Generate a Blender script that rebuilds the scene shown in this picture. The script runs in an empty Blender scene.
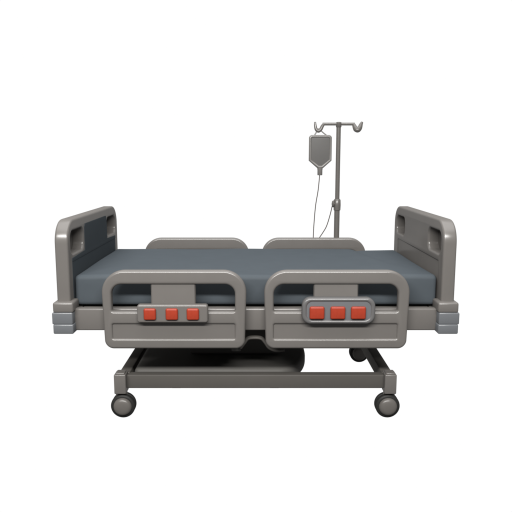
import bpy, bmesh, math, random
from mathutils import Vector, Matrix
random.seed(4)
S = bpy.context.scene
COL = S.collection
R = math.radians

# ------------------------------------------------------------------ materials
def mat(name, col, rough=0.45, gloss=0.03, vary=0.022, nscale=7.0, bump=0.0, bscale=220.0):
    """matte paint with an even, weak sheen: diffuse plus a little rough gloss"""
    m = bpy.data.materials.new(name); m.use_nodes = True
    nt = m.node_tree; N = nt.nodes; L = nt.links
    N.remove(N['Principled BSDF'])
    df = N.new('ShaderNodeBsdfDiffuse'); gl = N.new('ShaderNodeBsdfGlossy'); ad = N.new('ShaderNodeAddShader')
    gl.inputs['Color'].default_value = (gloss, gloss, gloss, 1)
    L.new(df.outputs[0], ad.inputs[0]); L.new(gl.outputs[0], ad.inputs[1])
    L.new(ad.outputs[0], N['Material Output'].inputs['Surface'])
    tc = N.new('ShaderNodeTexCoord')
    no = N.new('ShaderNodeTexNoise'); no.inputs['Scale'].default_value = nscale
    no.inputs['Detail'].default_value = 6; no.inputs['Roughness'].default_value = 0.65
    L.new(tc.outputs['Object'], no.inputs['Vector'])
    rp = N.new('ShaderNodeValToRGB')
    rp.color_ramp.elements[0].position = 0.3; rp.color_ramp.elements[1].position = 0.7
    rp.color_ramp.elements[0].color = (*[c * (1 - vary) for c in col], 1)
    rp.color_ramp.elements[1].color = (*[c * (1 + vary) for c in col], 1)
    L.new(no.outputs['Fac'], rp.inputs['Fac'])
    L.new(rp.outputs['Color'], df.inputs['Color'])
    n3 = N.new('ShaderNodeTexNoise'); n3.inputs['Scale'].default_value = nscale * 2.3
    n3.inputs['Detail'].default_value = 4
    L.new(tc.outputs['Object'], n3.inputs['Vector'])
    mr = N.new('ShaderNodeMapRange')                      # worn gloss: roughness wanders a little over the surface
    mr.inputs['To Min'].default_value = max(0.02, rough - 0.05); mr.inputs['To Max'].default_value = rough + 0.05
    L.new(n3.outputs['Fac'], mr.inputs['Value']); L.new(mr.outputs['Result'], gl.inputs['Roughness'])
    if bump:
        n2 = N.new('ShaderNodeTexNoise'); n2.inputs['Scale'].default_value = bscale
        n2.inputs['Detail'].default_value = 3
        L.new(tc.outputs['Object'], n2.inputs['Vector'])
        bp = N.new('ShaderNodeBump'); bp.inputs['Strength'].default_value = bump
        bp.inputs['Distance'].default_value = 0.002
        L.new(n2.outputs['Fac'], bp.inputs['Height'])
        for q in (df, gl): L.new(bp.outputs['Normal'], q.inputs['Normal'])
    return m

GREY   = mat('warm_grey_enamel', (0.113, 0.1055, 0.099), rough=0.25, gloss=0.048)
FRAME  = mat('chassis_grey_paint', (0.078, 0.073, 0.067), rough=0.45, gloss=0.015)
COVER  = mat('dark_shroud_plastic', (0.085, 0.082, 0.077), rough=0.5, gloss=0.012)
SLATE  = mat('slate_panel', (0.040, 0.047, 0.053), rough=0.5, gloss=0.004)
BLUEG  = mat('blue_grey_bumper_plastic', (0.106, 0.112, 0.120), rough=0.26, gloss=0.045)
INSET  = mat('blue_grey_keypad', (0.112, 0.115, 0.122), rough=0.36, gloss=0.025)
CLOTH  = mat('mattress_vinyl', (0.056, 0.066, 0.075), rough=0.6, gloss=0.008, vary=0.03, nscale=9, bump=0.10, bscale=330)
RED    = mat('red_button_plastic', (0.265, 0.031, 0.014), rough=0.35, gloss=0.025, vary=0.08, nscale=40)
RUBBER = mat('dark_tyre_rubber', (0.020, 0.020, 0.019), rough=0.45, gloss=0.012)
HUBM   = mat('grey_hub_plastic', (0.100, 0.093, 0.086), rough=0.3, gloss=0.03, nscale=40)
POLE   = mat('grey_pole_metal', (0.105, 0.098, 0.091), rough=0.28, gloss=0.05, nscale=20)
BAGM   = mat('grey_bag_film', (0.140, 0.133, 0.126), rough=0.3, gloss=0.06, nscale=30)
FLUID  = mat('grey_bag_pouch', (0.098, 0.095, 0.092), rough=0.4, gloss=0.02, nscale=30)
RIM    = mat('cool_grey_panel_rim', (0.098, 0.096, 0.096), rough=0.25, gloss=0.040)
TUBE   = mat('dark_tube', (0.06, 0.05, 0.045), rough=0.4, gloss=0.02)

# ------------------------------------------------------------------ helpers
def link(name, me, m, parent=None):
    o = bpy.data.objects.new(name, me); COL.objects.link(o)
    if m is not None:
        me.materials.clear(); me.materials.append(m)
    o.parent = parent
    return o

def finish(me, ang=38):
    for p in me.polygons: p.use_smooth = True
    me.set_sharp_from_angle(angle=R(ang))
    return me

def obj(name, bm, m, parent=None, ang=38):
    bmesh.ops.recalc_face_normals(bm, faces=bm.faces)
    me = bpy.data.meshes.new(name); bm.to_mesh(me); bm.free()
    return link(name, finish(me, ang), m, parent)

def empty(name, loc=(0, 0, 0), parent=None):
    o = bpy.data.objects.new(name, None); COL.objects.link(o)
    o.location = loc; o.parent = parent; o.empty_display_size = 0.1
    return o

def tag(o, label, cat, group=None):
    o['label'] = label; o['category'] = cat
    if group: o['group'] = group
    return o

def add_box(bm, x0, x1, y0, y1, z0, z1, r=0.006, seg=3):
    g = bmesh.ops.create_cube(bm, size=1.0)
    for v in g['verts']:
        v.co = Vector(((x0 + x1) / 2 + v.co.x * (x1 - x0), (y0 + y1) / 2 + v.co.y * (y1 - y0), (z0 + z1) / 2 + v.co.z * (z1 - z0)))
    if r > 0:
        es = {e for v in g['verts'] for e in v.link_edges}
        bmesh.ops.bevel(bm, geom=list(es), offset=r, segments=seg, profile=0.5, affect='EDGES', clamp_overlap=True)
    return bm

def box(*a, **k):
    return add_box(bmesh.new(), *a, **k)

def arc(cx, cy, r, a0, a1, n=10):
    return [(cx + r * math.cos(R(a0 + (a1 - a0) * i / n)), cy + r * math.sin(R(a0 + (a1 - a0) * i / n))) for i in range(n + 1)]

def rrect(x0, x1, y0, y1, r, n=10):
    """rounded rectangle, r = one radius or (bl, br, tr, tl)"""
    if not isinstance(r, (tuple, list)): r = (r,) * 4
    bl, br, tr, tl = r
    return (arc(x0 + bl, y0 + bl, bl, 180, 270, n) + arc(x1 - br, y0 + br, br, 270, 360, n)
            + arc(x1 - tr, y1 - tr, tr, 0, 90, n) + arc(x0 + tl, y1 - tl, tl, 90, 180, n))

AX = {  # local (x, y, out) -> world axes
    'front': Matrix(((1, 0, 0, 0), (0, 0, -1, 0), (0, 1, 0, 0), (0, 0, 0, 1))),     # x->X, y->Z, out->-Y
    'side':  Matrix(((0, 0, 1, 0), (1, 0, 0, 0), (0, 1, 0, 0), (0, 0, 0, 1))),      # x->Y, y->Z, out->+X
    'top':   Matrix.Identity(4),
}

def plate_mesh(loops, t, bevel, axis, off, res=4):
    """a plate of thickness t cut to the loops (first = outline, others = holes), rounded edges"""
    cu = bpy.data.curves.new('plate', 'CURVE'); cu.dimensions = '2D'; cu.fill_mode = 'BOTH'
    for lp in loops:
        s = cu.splines.new('POLY'); s.points.add(len(lp) - 1); s.use_cyclic_u = True
        for p, c in zip(s.points, lp): p.co = (c[0], c[1], 0, 1)
    cu.extrude = max(0.0, t / 2 - bevel); cu.bevel_depth = bevel; cu.bevel_resolution = res; cu.offset = -bevel
    o = bpy.data.objects.new('plate', cu); COL.objects.link(o)
    dg = bpy.context.evaluated_depsgraph_get(); dg.update()
    me = bpy.data.meshes.new_from_object(o.evaluated_get(dg))
    bpy.data.objects.remove(o); bpy.data.curves.remove(cu)
    bm = bmesh.new(); bm.from_mesh(me)
    bmesh.ops.remove_doubles(bm, verts=bm.verts, dist=0.00015)
    bmesh.ops.recalc_face_normals(bm, faces=bm.faces)
    bm.to_mesh(me); bm.free()
    me.transform(AX[axis])
    me.transform(Matrix.Translation(off)); me.update()
    return finish(me, 40)

def plate(name, loops, t, bevel, axis, off, m, parent, res=4):
    return link(name, plate_mesh(loops, t, bevel, axis, off, res), m, parent)

def tube_mesh(bm, pts, r, sides=14, smooth=0, cap=True):
    """round tube through points; r = radius or list of radii"""
    P = [Vector(p) for p in pts]
    rr = list(r) if isinstance(r, (list, tuple)) else [r] * len(P)
    if smooth:
        Q, q = [], []
        for i in range(len(P) - 1):
            p0 = P[max(i - 1, 0)]; p1 = P[i]; p2 = P[i + 1]; p3 = P[min(i + 2, len(P) - 1)]
            for k in range(smooth):
                t = k / smooth
                Q.append(0.5 * ((2 * p1) + (p2 - p0) * t + (2 * p0 - 5 * p1 + 4 * p2 - p3) * t * t + (3 * p1 - p0 - 3 * p2 + p3) * t ** 3))
                q.append(rr[i] * (1 - t) + rr[i + 1] * t)
        Q.append(P[-1]); q.append(rr[-1]); P, rr = Q, q
    rings = []; up = None
    for i, p in enumerate(P):
        d = (P[min(i + 1, len(P) - 1)] - P[max(i - 1, 0)]).normalized()
        if up is None:
            up = d.cross(Vector((0.3, 1, 0.2))).normalized()
        up = (up - d * up.dot(d)).normalized(); w = d.cross(up)
        rings.append([bm.verts.new(p + rr[i] * (math.cos(2 * math.pi * k / sides) * up + math.sin(2 * math.pi * k / sides) * w)) for k in range(sides)])
    for a, b in zip(rings, rings[1:]):
        for k in range(sides):
            bm.faces.new((a[k], a[(k + 1) % sides], b[(k + 1) % sides], b[k]))
    if cap:
        bm.faces.new(rings[0][::-1]); bm.faces.new(rings[-1])
    return bm

def lathe(bm, prof, axis='Z', center=(0, 0, 0), n=40):
    """prof = [(radius, along)] turned about an axis"""
    c = Vector(center); rings = []
    for r, h in prof:
        ring = []
        for k in range(n):
            a = 2 * math.pi * k / n; u, v = r * math.cos(a), r * math.sin(a)
            p = Vector((u, v, h)) if axis == 'Z' else Vector((u, h, v)) if axis == 'Y' else Vector((h, u, v))
            ring.append(bm.verts.new(c + p))
        rings.append(ring)
    for a, b in zip(rings, rings[1:]):
        for k in range(n):
            bm.faces.new((a[k], a[(k + 1) % n], b[(k + 1) % n], b[k]))
    bm.faces.new(rings[0][::-1]); bm.faces.new(rings[-1])
    return bm

# ================================================================== THE BED
bed = tag(empty('hospital_bed'), 'warm grey hospital bed with four guard rails, two end boards and small black casters', 'hospital bed')

# ---- deck and its rails
obj('bed_deck', box(-0.985, 0.985, -0.548, 0.548, 0.600, 0.662, r=0.008), FRAME, bed)
for s in (-1, 1):
    y0, y1 = sorted((s * 0.603, s * 0.550))
    obj('side_rail', box(-1.012, 1.012, y0, y1, 0.547, 0.672, r=0.009), GREY, bed)
    x0, x1 = sorted((s * 0.987, s * 1.050))
    obj('end_rail', box(x0, x1, -0.50, 0.50, 0.560, 0.690, r=0.008), FRAME, bed)

# ---- end boards
def end_board(s, name, inner_mat, label):
    hole = lambda a, b: rrect(a, b, 0.968, 1.094, 0.046, 10)
    loops = [rrect(-0.606, 0.606, 0.668, 1.160, (0.02, 0.02, 0.125, 0.125), 14),
             hole(-0.552, -0.292), hole(0.292, 0.552)]
    if s > 0: loops.append(rrect(-0.520, 0.490, 0.700, 0.922, 0.012, 5))
    xc = s * 1.062
    b = plate(name, loops, 0.074, 0.013, 'side', (xc, 0, 0), GREY, bed)
    b['label'] = label
    if s > 0: plate('lower_panel', [rrect(-0.530, 0.500, 0.690, 0.932, 0.012, 5)], 0.066, 0.003, 'side', (xc, 0, 0), inner_mat, b)
    else: plate('lower_panel', [rrect(-0.540, 0.520, 0.690, 0.928, 0.010, 5)], 0.006, 0.0012, 'side', (xc + 0.0355, 0, 0), inner_mat, b)
    for a, c in ((-0.562, -0.282), (0.282, 0.562)):    # blind backs of the two hand recesses
        plate('recess_back', [rrect(a, c, 0.958, 1.102, 0.030, 8)], 0.008, 0.002, 'side', (xc + s * 0.031, 0, 0), GREY, b)
    if s < 0:   # the slate facing on the inner side, between and under the hand holes
        x = xc + 0.0375
        lp = [(-0.540, 0.926), (0.520, 0.926), (0.520, 0.946), (0.278, 0.955), (0.274, 1.095), (0.255, 1.112), (-0.255, 1.112),
              (-0.274, 1.095), (-0.278, 0.955), (-0.540, 0.946)]
        plate('facing_panel', [lp], 0.006, 0.0015, 'side', (x, 0, 0), inner_mat, b)
    return b
end_board(-1, 'end_board', SLATE, 'end board with a dark slate facing panel')
end_board(1, 'end_board', GREY, 'end board plain grey on its inner face')

# ---- corner bumpers under the end boards
for sx in (-1, 1):
    for sy in (-1, 1):
        def bx(xa, xb, ya, yb, za, zb, r):
            x0, x1 = sorted((sx * xa, sx * xb)); y0, y1 = sorted((sy * ya, sy * yb))
            return box(x0, x1, y0, y1, za, zb, r=r)
        bm = bx(1.004, 1.117, 0.520, 0.652, 0.594, 0.660, 0.007)
        x0, x1 = sorted((sx * 1.001, sx * 1.112)); y0, y1 = sorted((sy * 0.517, sy * 0.656))
        add_box(bm, x0, x1, y0, y1, 0.541, 0.5955, r=0.008)
        cb = obj('corner_bumper', bm, BLUEG, bed)
        bm = bx(1.000, 1.112, 0.523, 0.648, 0.658, 0.716, 0.011)
        obj('collar', bm, GREY, cb)

# ---- guard rails
def guard(x0, x1, sy, top=0.898):
    # the outline leans in a little towards the bottom
    lean = 0.012
    lp = rrect(x0, x1, 0.462, top, (0.045, 0.045, 0.125, 0.125), 14)
    mid = (x0 + x1) / 2
    def taper(p):
        k = max(0.0, (0.72 - p[1]) / 0.26)
        return (p[0] - math.copysign(lean * k * k, p[0] - mid) * min(1, abs(p[0] - mid) / 0.30), p[1])
    lp = [taper(p) for p in lp]
    opening = rrect(x0 + 0.052, x1 - 0.062, 0.672, 0.822, (0.010, 0.010, 0.055, 0.055), 10)
    inset = rrect(x0 + 0.054, x1 - 0.064, 0.520, 0.600, 0.006, 4)
    g = plate('guard_rail', [lp, opening, inset], 0.052, 0.014, 'front', (0, sy * 0.646, 0), GREY, bed)
    plate('inset_panel', [rrect(x0 + 0.044, x1 - 0.054, 0.510, 0.610, 0.004, 4)], 0.030, 0.002, 'front', (0, sy * 0.646, 0), GREY, g)
    cx = (x0 + 0.052 + x1 - 0.062) / 2
    plate('centre_plate', [rrect(cx - 0.121, cx + 0.121, 0.664, 0.832, 0.004, 4)], 0.034, 0.006, 'front', (0, sy * 0.643, 0), GREY, g)
    for bxx in (x0 + 0.16, x1 - 0.16):
        y0, y1 = sorted((sy * 0.601, sy * 0.625))
        obj('mounting_bracket', box(bxx - 0.05, bxx + 0.05, y0, y1, 0.565, 0.655, r=0.004), FRAME, g)
    return g
guard(-0.836, -0.051, -1); guard(0.046, 0.836, -1)
guard(-0.832, -0.051, 1, 0.912); guard(0.046, 0.822, 1, 0.912)

# ---- control panels on the front guard rails
def button_mesh(w, h, d):
    bm = box(-w / 2, w / 2, -d, 0, -h / 2, h / 2, r=min(w, h) * 0.29, seg=6)
    me = bpy.data.meshes.new('button')
    bmesh.ops.recalc_face_normals(bm, faces=bm.faces); bm.to_mesh(me); bm.free()
    finish(me, 60); me.materials.append(RED)
    return me

def buttons(parent, xs, z, y, w, h, d):
    first = None
    for x in xs:
        if first is None:
            first = bpy.data.objects.new('button', button_mesh(w, h, d)); o = first
        else:
            o = first.copy()
        COL.objects.link(o); o.parent = parent; o.location = (x, y, z)

lp = rrect(-0.640, -0.258, 0.618, 0.718, 0.014, 6)
pa = plate('control_panel', [lp], 0.044, 0.010, 'front', (0, -0.684, 0), GREY, bed)
pa['label'] = 'flat grey control panel with three red buttons'
buttons(pa, (-0.569, -0.451, -0.338), 0.668, -0.702, 0.066, 0.064, 0.020)

lp = rrect(0.249, 0.644, 0.612, 0.757, 0.048, 10)
pb = plate('control_panel', [lp, rrect(0.276, 0.617, 0.636, 0.734, 0.030, 8)], 0.052, 0.013, 'front', (0, -0.686, 0), RIM, bed)
pb['label'] = 'rounded control panel with raised rim and blue-grey keypad'
plate('keypad', [rrect(0.266, 0.627, 0.627, 0.743, 0.034, 8)], 0.040, 0.003, 'front', (0, -0.686, 0), INSET, pb)
buttons(pb, (0.329, 0.441, 0.551), 0.676, -0.704, 0.080, 0.070, 0.020)

# ---- lift under the deck
obj('lift_column', box(-0.42, 0.16, -0.19, 0.19, 0.275, 0.605, r=0.02), COVER, bed)
obj('lift_crosshead', box(-0.50, 0.20, -0.26, -0.20, 0.500, 0.598, r=0.01), COVER, bed)
# arched lever bar of the lift, seen in the gap between the guards
def arch():
    prof = [(-0.090, 0.385), (-0.070, 0.412), (-0.048, 0.440), (-0.020, 0.447), (0.030, 0.444), (0.055, 0.420), (0.078, 0.388), (0.110, 0.372), (0.145, 0.370), (0.172, 0.374)]
    bm = bmesh.new(); tube_mesh(bm, [(x * 0.957, -0.40, z * 0.962 + 0.059) for x, z in prof], 0.0105, sides=12, smooth=6)
    for v in bm.verts: v.co.y = -0.54 + (v.co.y + 0.40) * 2.0
    return bm
obj('lift_lever', arch(), FRAME, bed, 60)
obj('lift_link', box(0.10, 0.16, -0.53, -0.19, 0.402, 0.430, r=0.008), COVER, bed)
obj('lift_link', box(-0.14, -0.085, -0.53, -0.19, 0.402, 0.430, r=0.008), COVER, bed)

# ---- chassis
nose = []
for i in range(41):                                        # blunt rounded nose at one end
    y = -0.434 * math.cos(math.pi * i / 40)
    nose.append((0.130 + 0.190 * (1 - abs(y / 0.434) ** 2.3) ** (1 / 2.3), y))
plate('base_cover', [arc(-0.692, -0.404, 0.03, 180, 270, 6) + nose + arc(-0.692, 0.404, 0.03, 90, 180, 6)], 0.085, 0.030, 'top', (0, 0, 0.2265), COVER, bed, 8)
for s in (-1, 1):
    y0, y1 = sorted((s * 0.502, s * 0.446))
    obj('chassis_rail', box(-0.760, 0.760, y0, y1, 0.171, 0.252, r=0.005), FRAME, bed)
    x0, x1 = sorted((s * 0.738, s * 0.800))
    obj('chassis_side_tube', box(x0, x1, -0.470, 0.470, 0.176, 0.259, r=0.006), FRAME, bed)
for s in (-1, 1):       # bearers that carry the shroud between the two rails
    x0, x1 = (-0.50, -0.44) if s < 0 else (0.08, 0.14)
    obj('chassis_bearer', box(x0, x1, -0.448, 0.448, 0.150, 0.190, r=0.005), FRAME, bed)

# ---- casters
def caster():
    bm = box(-0.034, 0.034, -0.042, 0.042, 0.150, 0.266, r=0.006)
    add_box(bm, -0.026, 0.026, -0.030, 0.030, 0.262, 0.274, r=0.005)          # top pin plate
    add_box(bm, -0.034, 0.034, -0.0035, 0.0035, 0.045, 0.164, r=0.003)          # web between the twin wheels
    c = obj('caster', bm, GREY, bed)
    for s in (-1, 1):
        prof = [(0.048, 0.004), (0.066, 0.005), (0.0700, 0.009), (0.0705, 0.016), (0.0700, 0.024), (0.066, 0.030), (0.053, 0.033)]
        w = lathe(bmesh.new(), [(r, s * h) for r, h in prof], 'Y', (0.010, 0, 0.0715), 44)
        wo = obj('wheel', w, RUBBER, c, 50)
        hub = [(0.053, 0.031), (0.0515, 0.039), (0.047, 0.046), (0.039, 0.051), (0.028, 0.054), (0.014, 0.0555), (0.004, 0.056)]
        obj('hub_cap', lathe(bmesh.new(), [(r, s * h) for r, h in hub], 'Y', (0.010, 0, 0.0715), 44), HUBM, c, 50)
    return c
c0 = caster(); kids = list(c0.children)
for i, (x, y, turn) in enumerate(((-0.783, -0.5, 0), (0.778, -0.5, 180), (-0.783, 0.5, 0), (0.778, 0.5, 180))):
    c = c0
    if i:
        c = c0.copy(); COL.objects.link(c); c.parent = bed
        for k in kids:
            d = k.copy(); COL.objects.link(d); d.parent = c
    c.location = (x, y, 0); c.rotation_euler = (0, 0, R(turn))

# ---- socket for the drip pole, under the back edge of the deck
bm = box(0.585, 0.645, 0.40, 0.742, 0.415, 0.452, r=0.006)
add_box(bm, 0.585, 0.645, 0.40, 0.46, 0.450, 0.602, r=0.006)
lathe(bm, [(0.024, 0.400), (0.034, 0.402), (0.034, 0.478), (0.031, 0.482), (0.022, 0.482)], 'Z', (0.615, 0.742, 0), 28)
obj('pole_socket', bm, FRAME, bed)

# ================================================================== MATTRESS
def axis_pts(a, r, n):
    e = [a - r * (1 - math.sin(R(90 * i / 6))) for i in range(7)]              # dense towards the edge
    inner = [-(a - r) + 2 * (a - r) * i / n for i in range(n + 1)]
    out = sorted(set(round(v, 6) for v in inner + e + [-v for v in e]))
    return out
def mattress():
    ax, ay, az, r = 1.0225, 0.530, 0.088, 0.027
    X, Y, Z = axis_pts(ax, r, 130), axis_pts(ay, r, 50), axis_pts(az, r, 4)
    bm = bmesh.new(); cache = {}
    def V(p):
        k = tuple(round(c, 5) for c in p)
        if k in cache: return cache[k]
        q = Vector(p)
        inner = Vector((max(-(ax - r), min(ax - r, q.x)), max(-(ay - r), min(ay - r, q.y)), max(-(az - r), min(az - r, q.z))))
        d = q - inner
        if d.length > 1e-7: q = inner + d.normalized() * r
        if k[2] > 0:                                # soft top: lies lower past a slanting crease near one end
            t = max(0.0, (q.y + 0.53) / 1.06)                 # 0 front .. 1 back
            line = 0.985 - 0.295 * t - 0.06 * math.sin(math.pi * t)
            u = max(0.0, min(1.0, (q.x - line) / (0.05 + 0.06 * (1 - t))))
            w = u * u * (3 - 2 * u)
            q.z -= w * (0.002 + 0.008 * t) * min(1, k[2] / az)
            q.z -= 0.006 * t ** 1.5 * math.exp(-((q.x - line - 0.035) / 0.030) ** 2) * min(1, k[2] / az)
            q.z += 0.0022 * math.sin(q.x * 5.1 + 1.3) * math.sin(q.y * 4.3 + 0.4) + 0.0012 * math.sin(q.x * 11.0 - q.y * 7.0)
        if abs(abs(k[1]) - ay) < 1e-4:               # the sides swell slightly
            q.y += math.copysign(0.004 * (0.5 + 0.5 * math.sin(q.x * 6.3 + 0.7)), q.y)
        cache[k] = bm.verts.new(q); return cache[k]
    def sheet(A, B, f):
        for i in range(len(A) - 1):
            for j in range(len(B) - 1):
                vs = [V(f(A[i], B[j])), V(f(A[i + 1], B[j])), V(f(A[i + 1], B[j + 1])), V(f(A[i], B[j + 1]))]
                if len(set(vs)) == 4:
                    try: bm.faces.new(vs)
                    except ValueError: pass
    for s in (-1, 1):
        sheet(X, Y, lambda a, b: (a, b, s * az)); sheet(X, Z, lambda a, b: (a, s * ay, b)); sheet(Y, Z, lambda a, b: (s * ax, a, b))
    for v in bm.verts: v.co.z += 0.760
    return bm
mt = obj('mattress', mattress(), CLOTH, None, 70)
tag(mt, 'thin blue-grey mattress lying on the bed between the end boards', 'mattress')

# ================================================================== DRIP POLE
PX, PY = 0.616, 0.742
pole = tag(empty('drip_pole', (PX, PY, 0.40)), 'tall thin grey drip pole with a two-hook crossbar standing behind the bed', 'drip stand')
def rel(o):
    o.data.transform(Matrix.Translation((-PX, -PY, -0.40))); return o
bm = tube_mesh(bmesh.new(), [(PX, PY, 0.403), (PX, PY, 1.130)], 0.0205, 24)
rel(obj('lower_tube', bm, POLE, pole))
bm = tube_mesh(bmesh.new(), [(PX, PY, 1.125), (PX, PY, 1.748)], 0.0165, 24)
rel(obj('upper_tube', bm, POLE, pole))
bm = lathe(bmesh.new(), [(0.021, 1.108), (0.0255, 1.112), (0.027, 1.150), (0.0255, 1.188), (0.019, 1.196)], 'Z', (PX, PY, 0), 28)
col = rel(obj('clamp_collar', bm, POLE, pole))
bm = lathe(bmesh.new(), [(0.014, 0.0), (0.015, -0.006), (0.024, -0.008), (0.026, -0.014), (0.022, -0.020), (0.008, -0.023)], 'X', (PX - 0.018, PY - 0.004, 1.158), 20)
rel(obj('clamp_knob', bm, POLE, col, 50))
bm = tube_mesh(bmesh.new(), [(0.497, PY, 1.751), (0.735, PY, 1.751)], 0.0105, 16)
lathe(bm, [(0.012, 1.722), (0.0205, 1.730), (0.0205, 1.762), (0.012, 1.766)], 'Z', (PX, PY, 0), 24)
rel(obj('crossbar', bm, POLE, pole, 50))
# two cradle hooks, each a U seen nearly side on
def hook(pts, rr):
    return tube_mesh(bmesh.new(), pts, rr, 14, smooth=6)
rel(obj('hook', hook([(0.505, PY, 1.750), (0.494, PY - .002, 1.735), (0.482, PY - .005, 1.712), (0.465, PY - .006, 1.700), (0.449, PY - .005, 1.712), (0.442, PY - .003, 1.740), (0.440, PY - .002, 1.766)],
                  [0.010, 0.012, 0.013, 0.013, 0.012, 0.010, 0.007]), POLE, pole, 70))
rel(obj('hook', hook([(0.727, PY, 1.750), (0.733, PY - .006, 1.732), (0.742, PY - .016, 1.714), (0.756, PY - .022, 1.708), (0.770, PY - .018, 1.722), (0.779, PY - .010, 1.744), (0.789, PY - .004, 1.765)],
                  [0.011, 0.016, 0.020, 0.020, 0.018, 0.014, 0.008]), POLE, pole, 70))

# ================================================================== DRIP BAG
BX, BY, BZ = 0.480, 0.735, 1.376
bag = tag(empty('drip_bag', (BX, BY, BZ)), 'flat grey six-sided drip bag hanging from one hook with a thin dark tube', 'drip bag')
def relb(o):
    o.data.transform(Matrix.Translation((-BX, -BY, -BZ))); return o
hexo = [*reversed([(0.396, 1.652), (0.402, 1.664), (0.414, 1.671), (0.548, 1.671), (0.560, 1.664), (0.566, 1.652), (0.566, 1.482), (0.505, 1.428), (0.459, 1.428), (0.396, 1.482)])]
hexi = [*reversed([(0.414, 1.638), (0.417, 1.647), (0.426, 1.650), (0.536, 1.650), (0.545, 1.647), (0.548, 1.638), (0.548, 1.492), (0.492, 1.446), (0.472, 1.446), (0.414, 1.492)])]
def ring(outer, inner, h, n=16):
    bm = bmesh.new(); rows = []
    for k in range(n):
        a = 2 * math.pi * k / n; w = 0.5 - 0.5 * math.cos(a)
        y = -h * math.copysign(abs(math.sin(a)) ** 0.6, math.sin(a))
        rows.append([bm.verts.new((p[0] + (q[0] - p[0]) * w, BY + y, p[1] + (q[1] - p[1]) * w)) for p, q in zip(outer, inner)])
    m = len(outer)
    for k in range(n):
        A, B = rows[k], rows[(k + 1) % n]
        for j in range(m): bm.faces.new((A[j], A[(j + 1) % m], B[(j + 1) % m], B[j]))
    return bm
relb(obj('rim', ring(hexo, hexi, 0.017), BAGM, bag))
hexp = [*reversed([(0.408, 1.644), (0.420, 1.656), (0.542, 1.656), (0.554, 1.644), (0.554, 1.491), (0.494, 1.438), (0.470, 1.438), (0.408, 1.491)])]
relb(plate('pouch', [hexp], 0.020, 0.006, 'front', (0, BY, 0), FLUID, bag))
bm = lathe(bmesh.new(), [(0.021, 1.434), (0.0205, 1.424), (0.0185, 1.412), (0.0185, 1.378), (0.016, 1.374)], 'Z', (0.481, BY, 0), 20)
relb(obj('outlet', bm, BAGM, bag))
bm = tube_mesh(bmesh.new(), [(0.432, BY, 1.664), (0.447, BY, 1.686), (0.460, BY, 1.7135), (0.466, BY, 1.7155), (0.474, BY, 1.7125), (0.498, BY, 1.690), (0.532, BY, 1.664)], 0.0045, 8, smooth=4)
relb(obj('hanging_loop', bm, BAGM, bag, 70))
tp = [(0.480, BY, 1.380), (0.470, BY, 1.263), (0.453, BY, 1.150), (0.443, BY, 1.021), (0.438, BY, 0.898), (0.439, BY + .004, 0.800), (0.448, BY + .006, 0.772), (0.458, BY + .006, 0.790),
      (0.470, BY + .006, 0.860), (0.486, BY + .005, 0.900), (0.510, BY + .004, 0.938), (0.538, BY, 0.990), (0.563, BY, 1.074), (0.580, BY, 1.150), (0.592, BY, 1.186)]
bm = tube_mesh(bmesh.new(), tp, 0.0032, 8, smooth=8)
relb(obj('drip_tube', bm, TUBE, bag, 70))

# ================================================================== WORLD: white background behind, dimming added in front and below to darken the sides
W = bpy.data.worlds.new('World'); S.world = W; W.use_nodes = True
nt = W.node_tree; N = nt.nodes; L = nt.links
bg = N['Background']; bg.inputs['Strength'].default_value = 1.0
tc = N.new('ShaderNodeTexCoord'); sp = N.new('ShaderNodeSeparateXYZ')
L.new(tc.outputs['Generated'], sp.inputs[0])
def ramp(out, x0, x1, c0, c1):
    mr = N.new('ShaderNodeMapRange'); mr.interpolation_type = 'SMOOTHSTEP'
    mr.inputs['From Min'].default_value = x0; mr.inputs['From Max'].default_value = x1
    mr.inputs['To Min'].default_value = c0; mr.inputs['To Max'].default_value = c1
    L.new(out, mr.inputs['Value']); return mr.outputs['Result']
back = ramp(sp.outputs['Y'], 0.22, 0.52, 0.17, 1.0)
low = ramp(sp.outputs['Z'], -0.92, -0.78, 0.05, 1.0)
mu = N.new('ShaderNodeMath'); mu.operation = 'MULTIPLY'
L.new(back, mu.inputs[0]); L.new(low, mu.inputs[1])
ad = N.new('ShaderNodeMath'); ad.operation = 'ADD'                  # added overhead glow without a real source, brightens the mattress top
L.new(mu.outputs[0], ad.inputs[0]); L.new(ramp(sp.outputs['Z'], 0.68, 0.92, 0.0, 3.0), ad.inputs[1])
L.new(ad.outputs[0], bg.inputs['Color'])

# ================================================================== LAMPS
def area(name, loc, target, size, power, col=(1, 1, 1), sy=None):
    d = bpy.data.lights.new(name, 'AREA'); d.shape = 'RECTANGLE'; d.size = size; d.size_y = sy or size
    d.energy = power; d.color = col
    o = bpy.data.objects.new(name, d); COL.objects.link(o); o.location = loc
    o.rotation_euler = (Vector(target) - Vector(loc)).to_track_quat('-Z', 'Y').to_euler()
    return o
area('key_lamp', (-0.6, -4.8, 3.7), (-0.4, 0, 0.7), 5.4, 545, (1.0, 0.985, 0.96), 0.42)

# ================================================================== CAMERA
cam = bpy.data.cameras.new('camera'); co = bpy.data.objects.new('camera', cam); COL.objects.link(co)
cam.sensor_width = 36; cam.lens = 36 * 618 / 512
co.location = (0.0015, -3.945, 1.487)
th = math.atan(96 / 618)
co.rotation_euler = (math.pi / 2 - th, 0, 0)
cam.clip_start = 0.05; cam.clip_end = 200
S.camera = co

S.render.engine = 'CYCLES'
S.view_settings.view_transform = 'Standard'; S.view_settings.look = 'None'
S.view_settings.exposure = 0; S.view_settings.gamma = 1
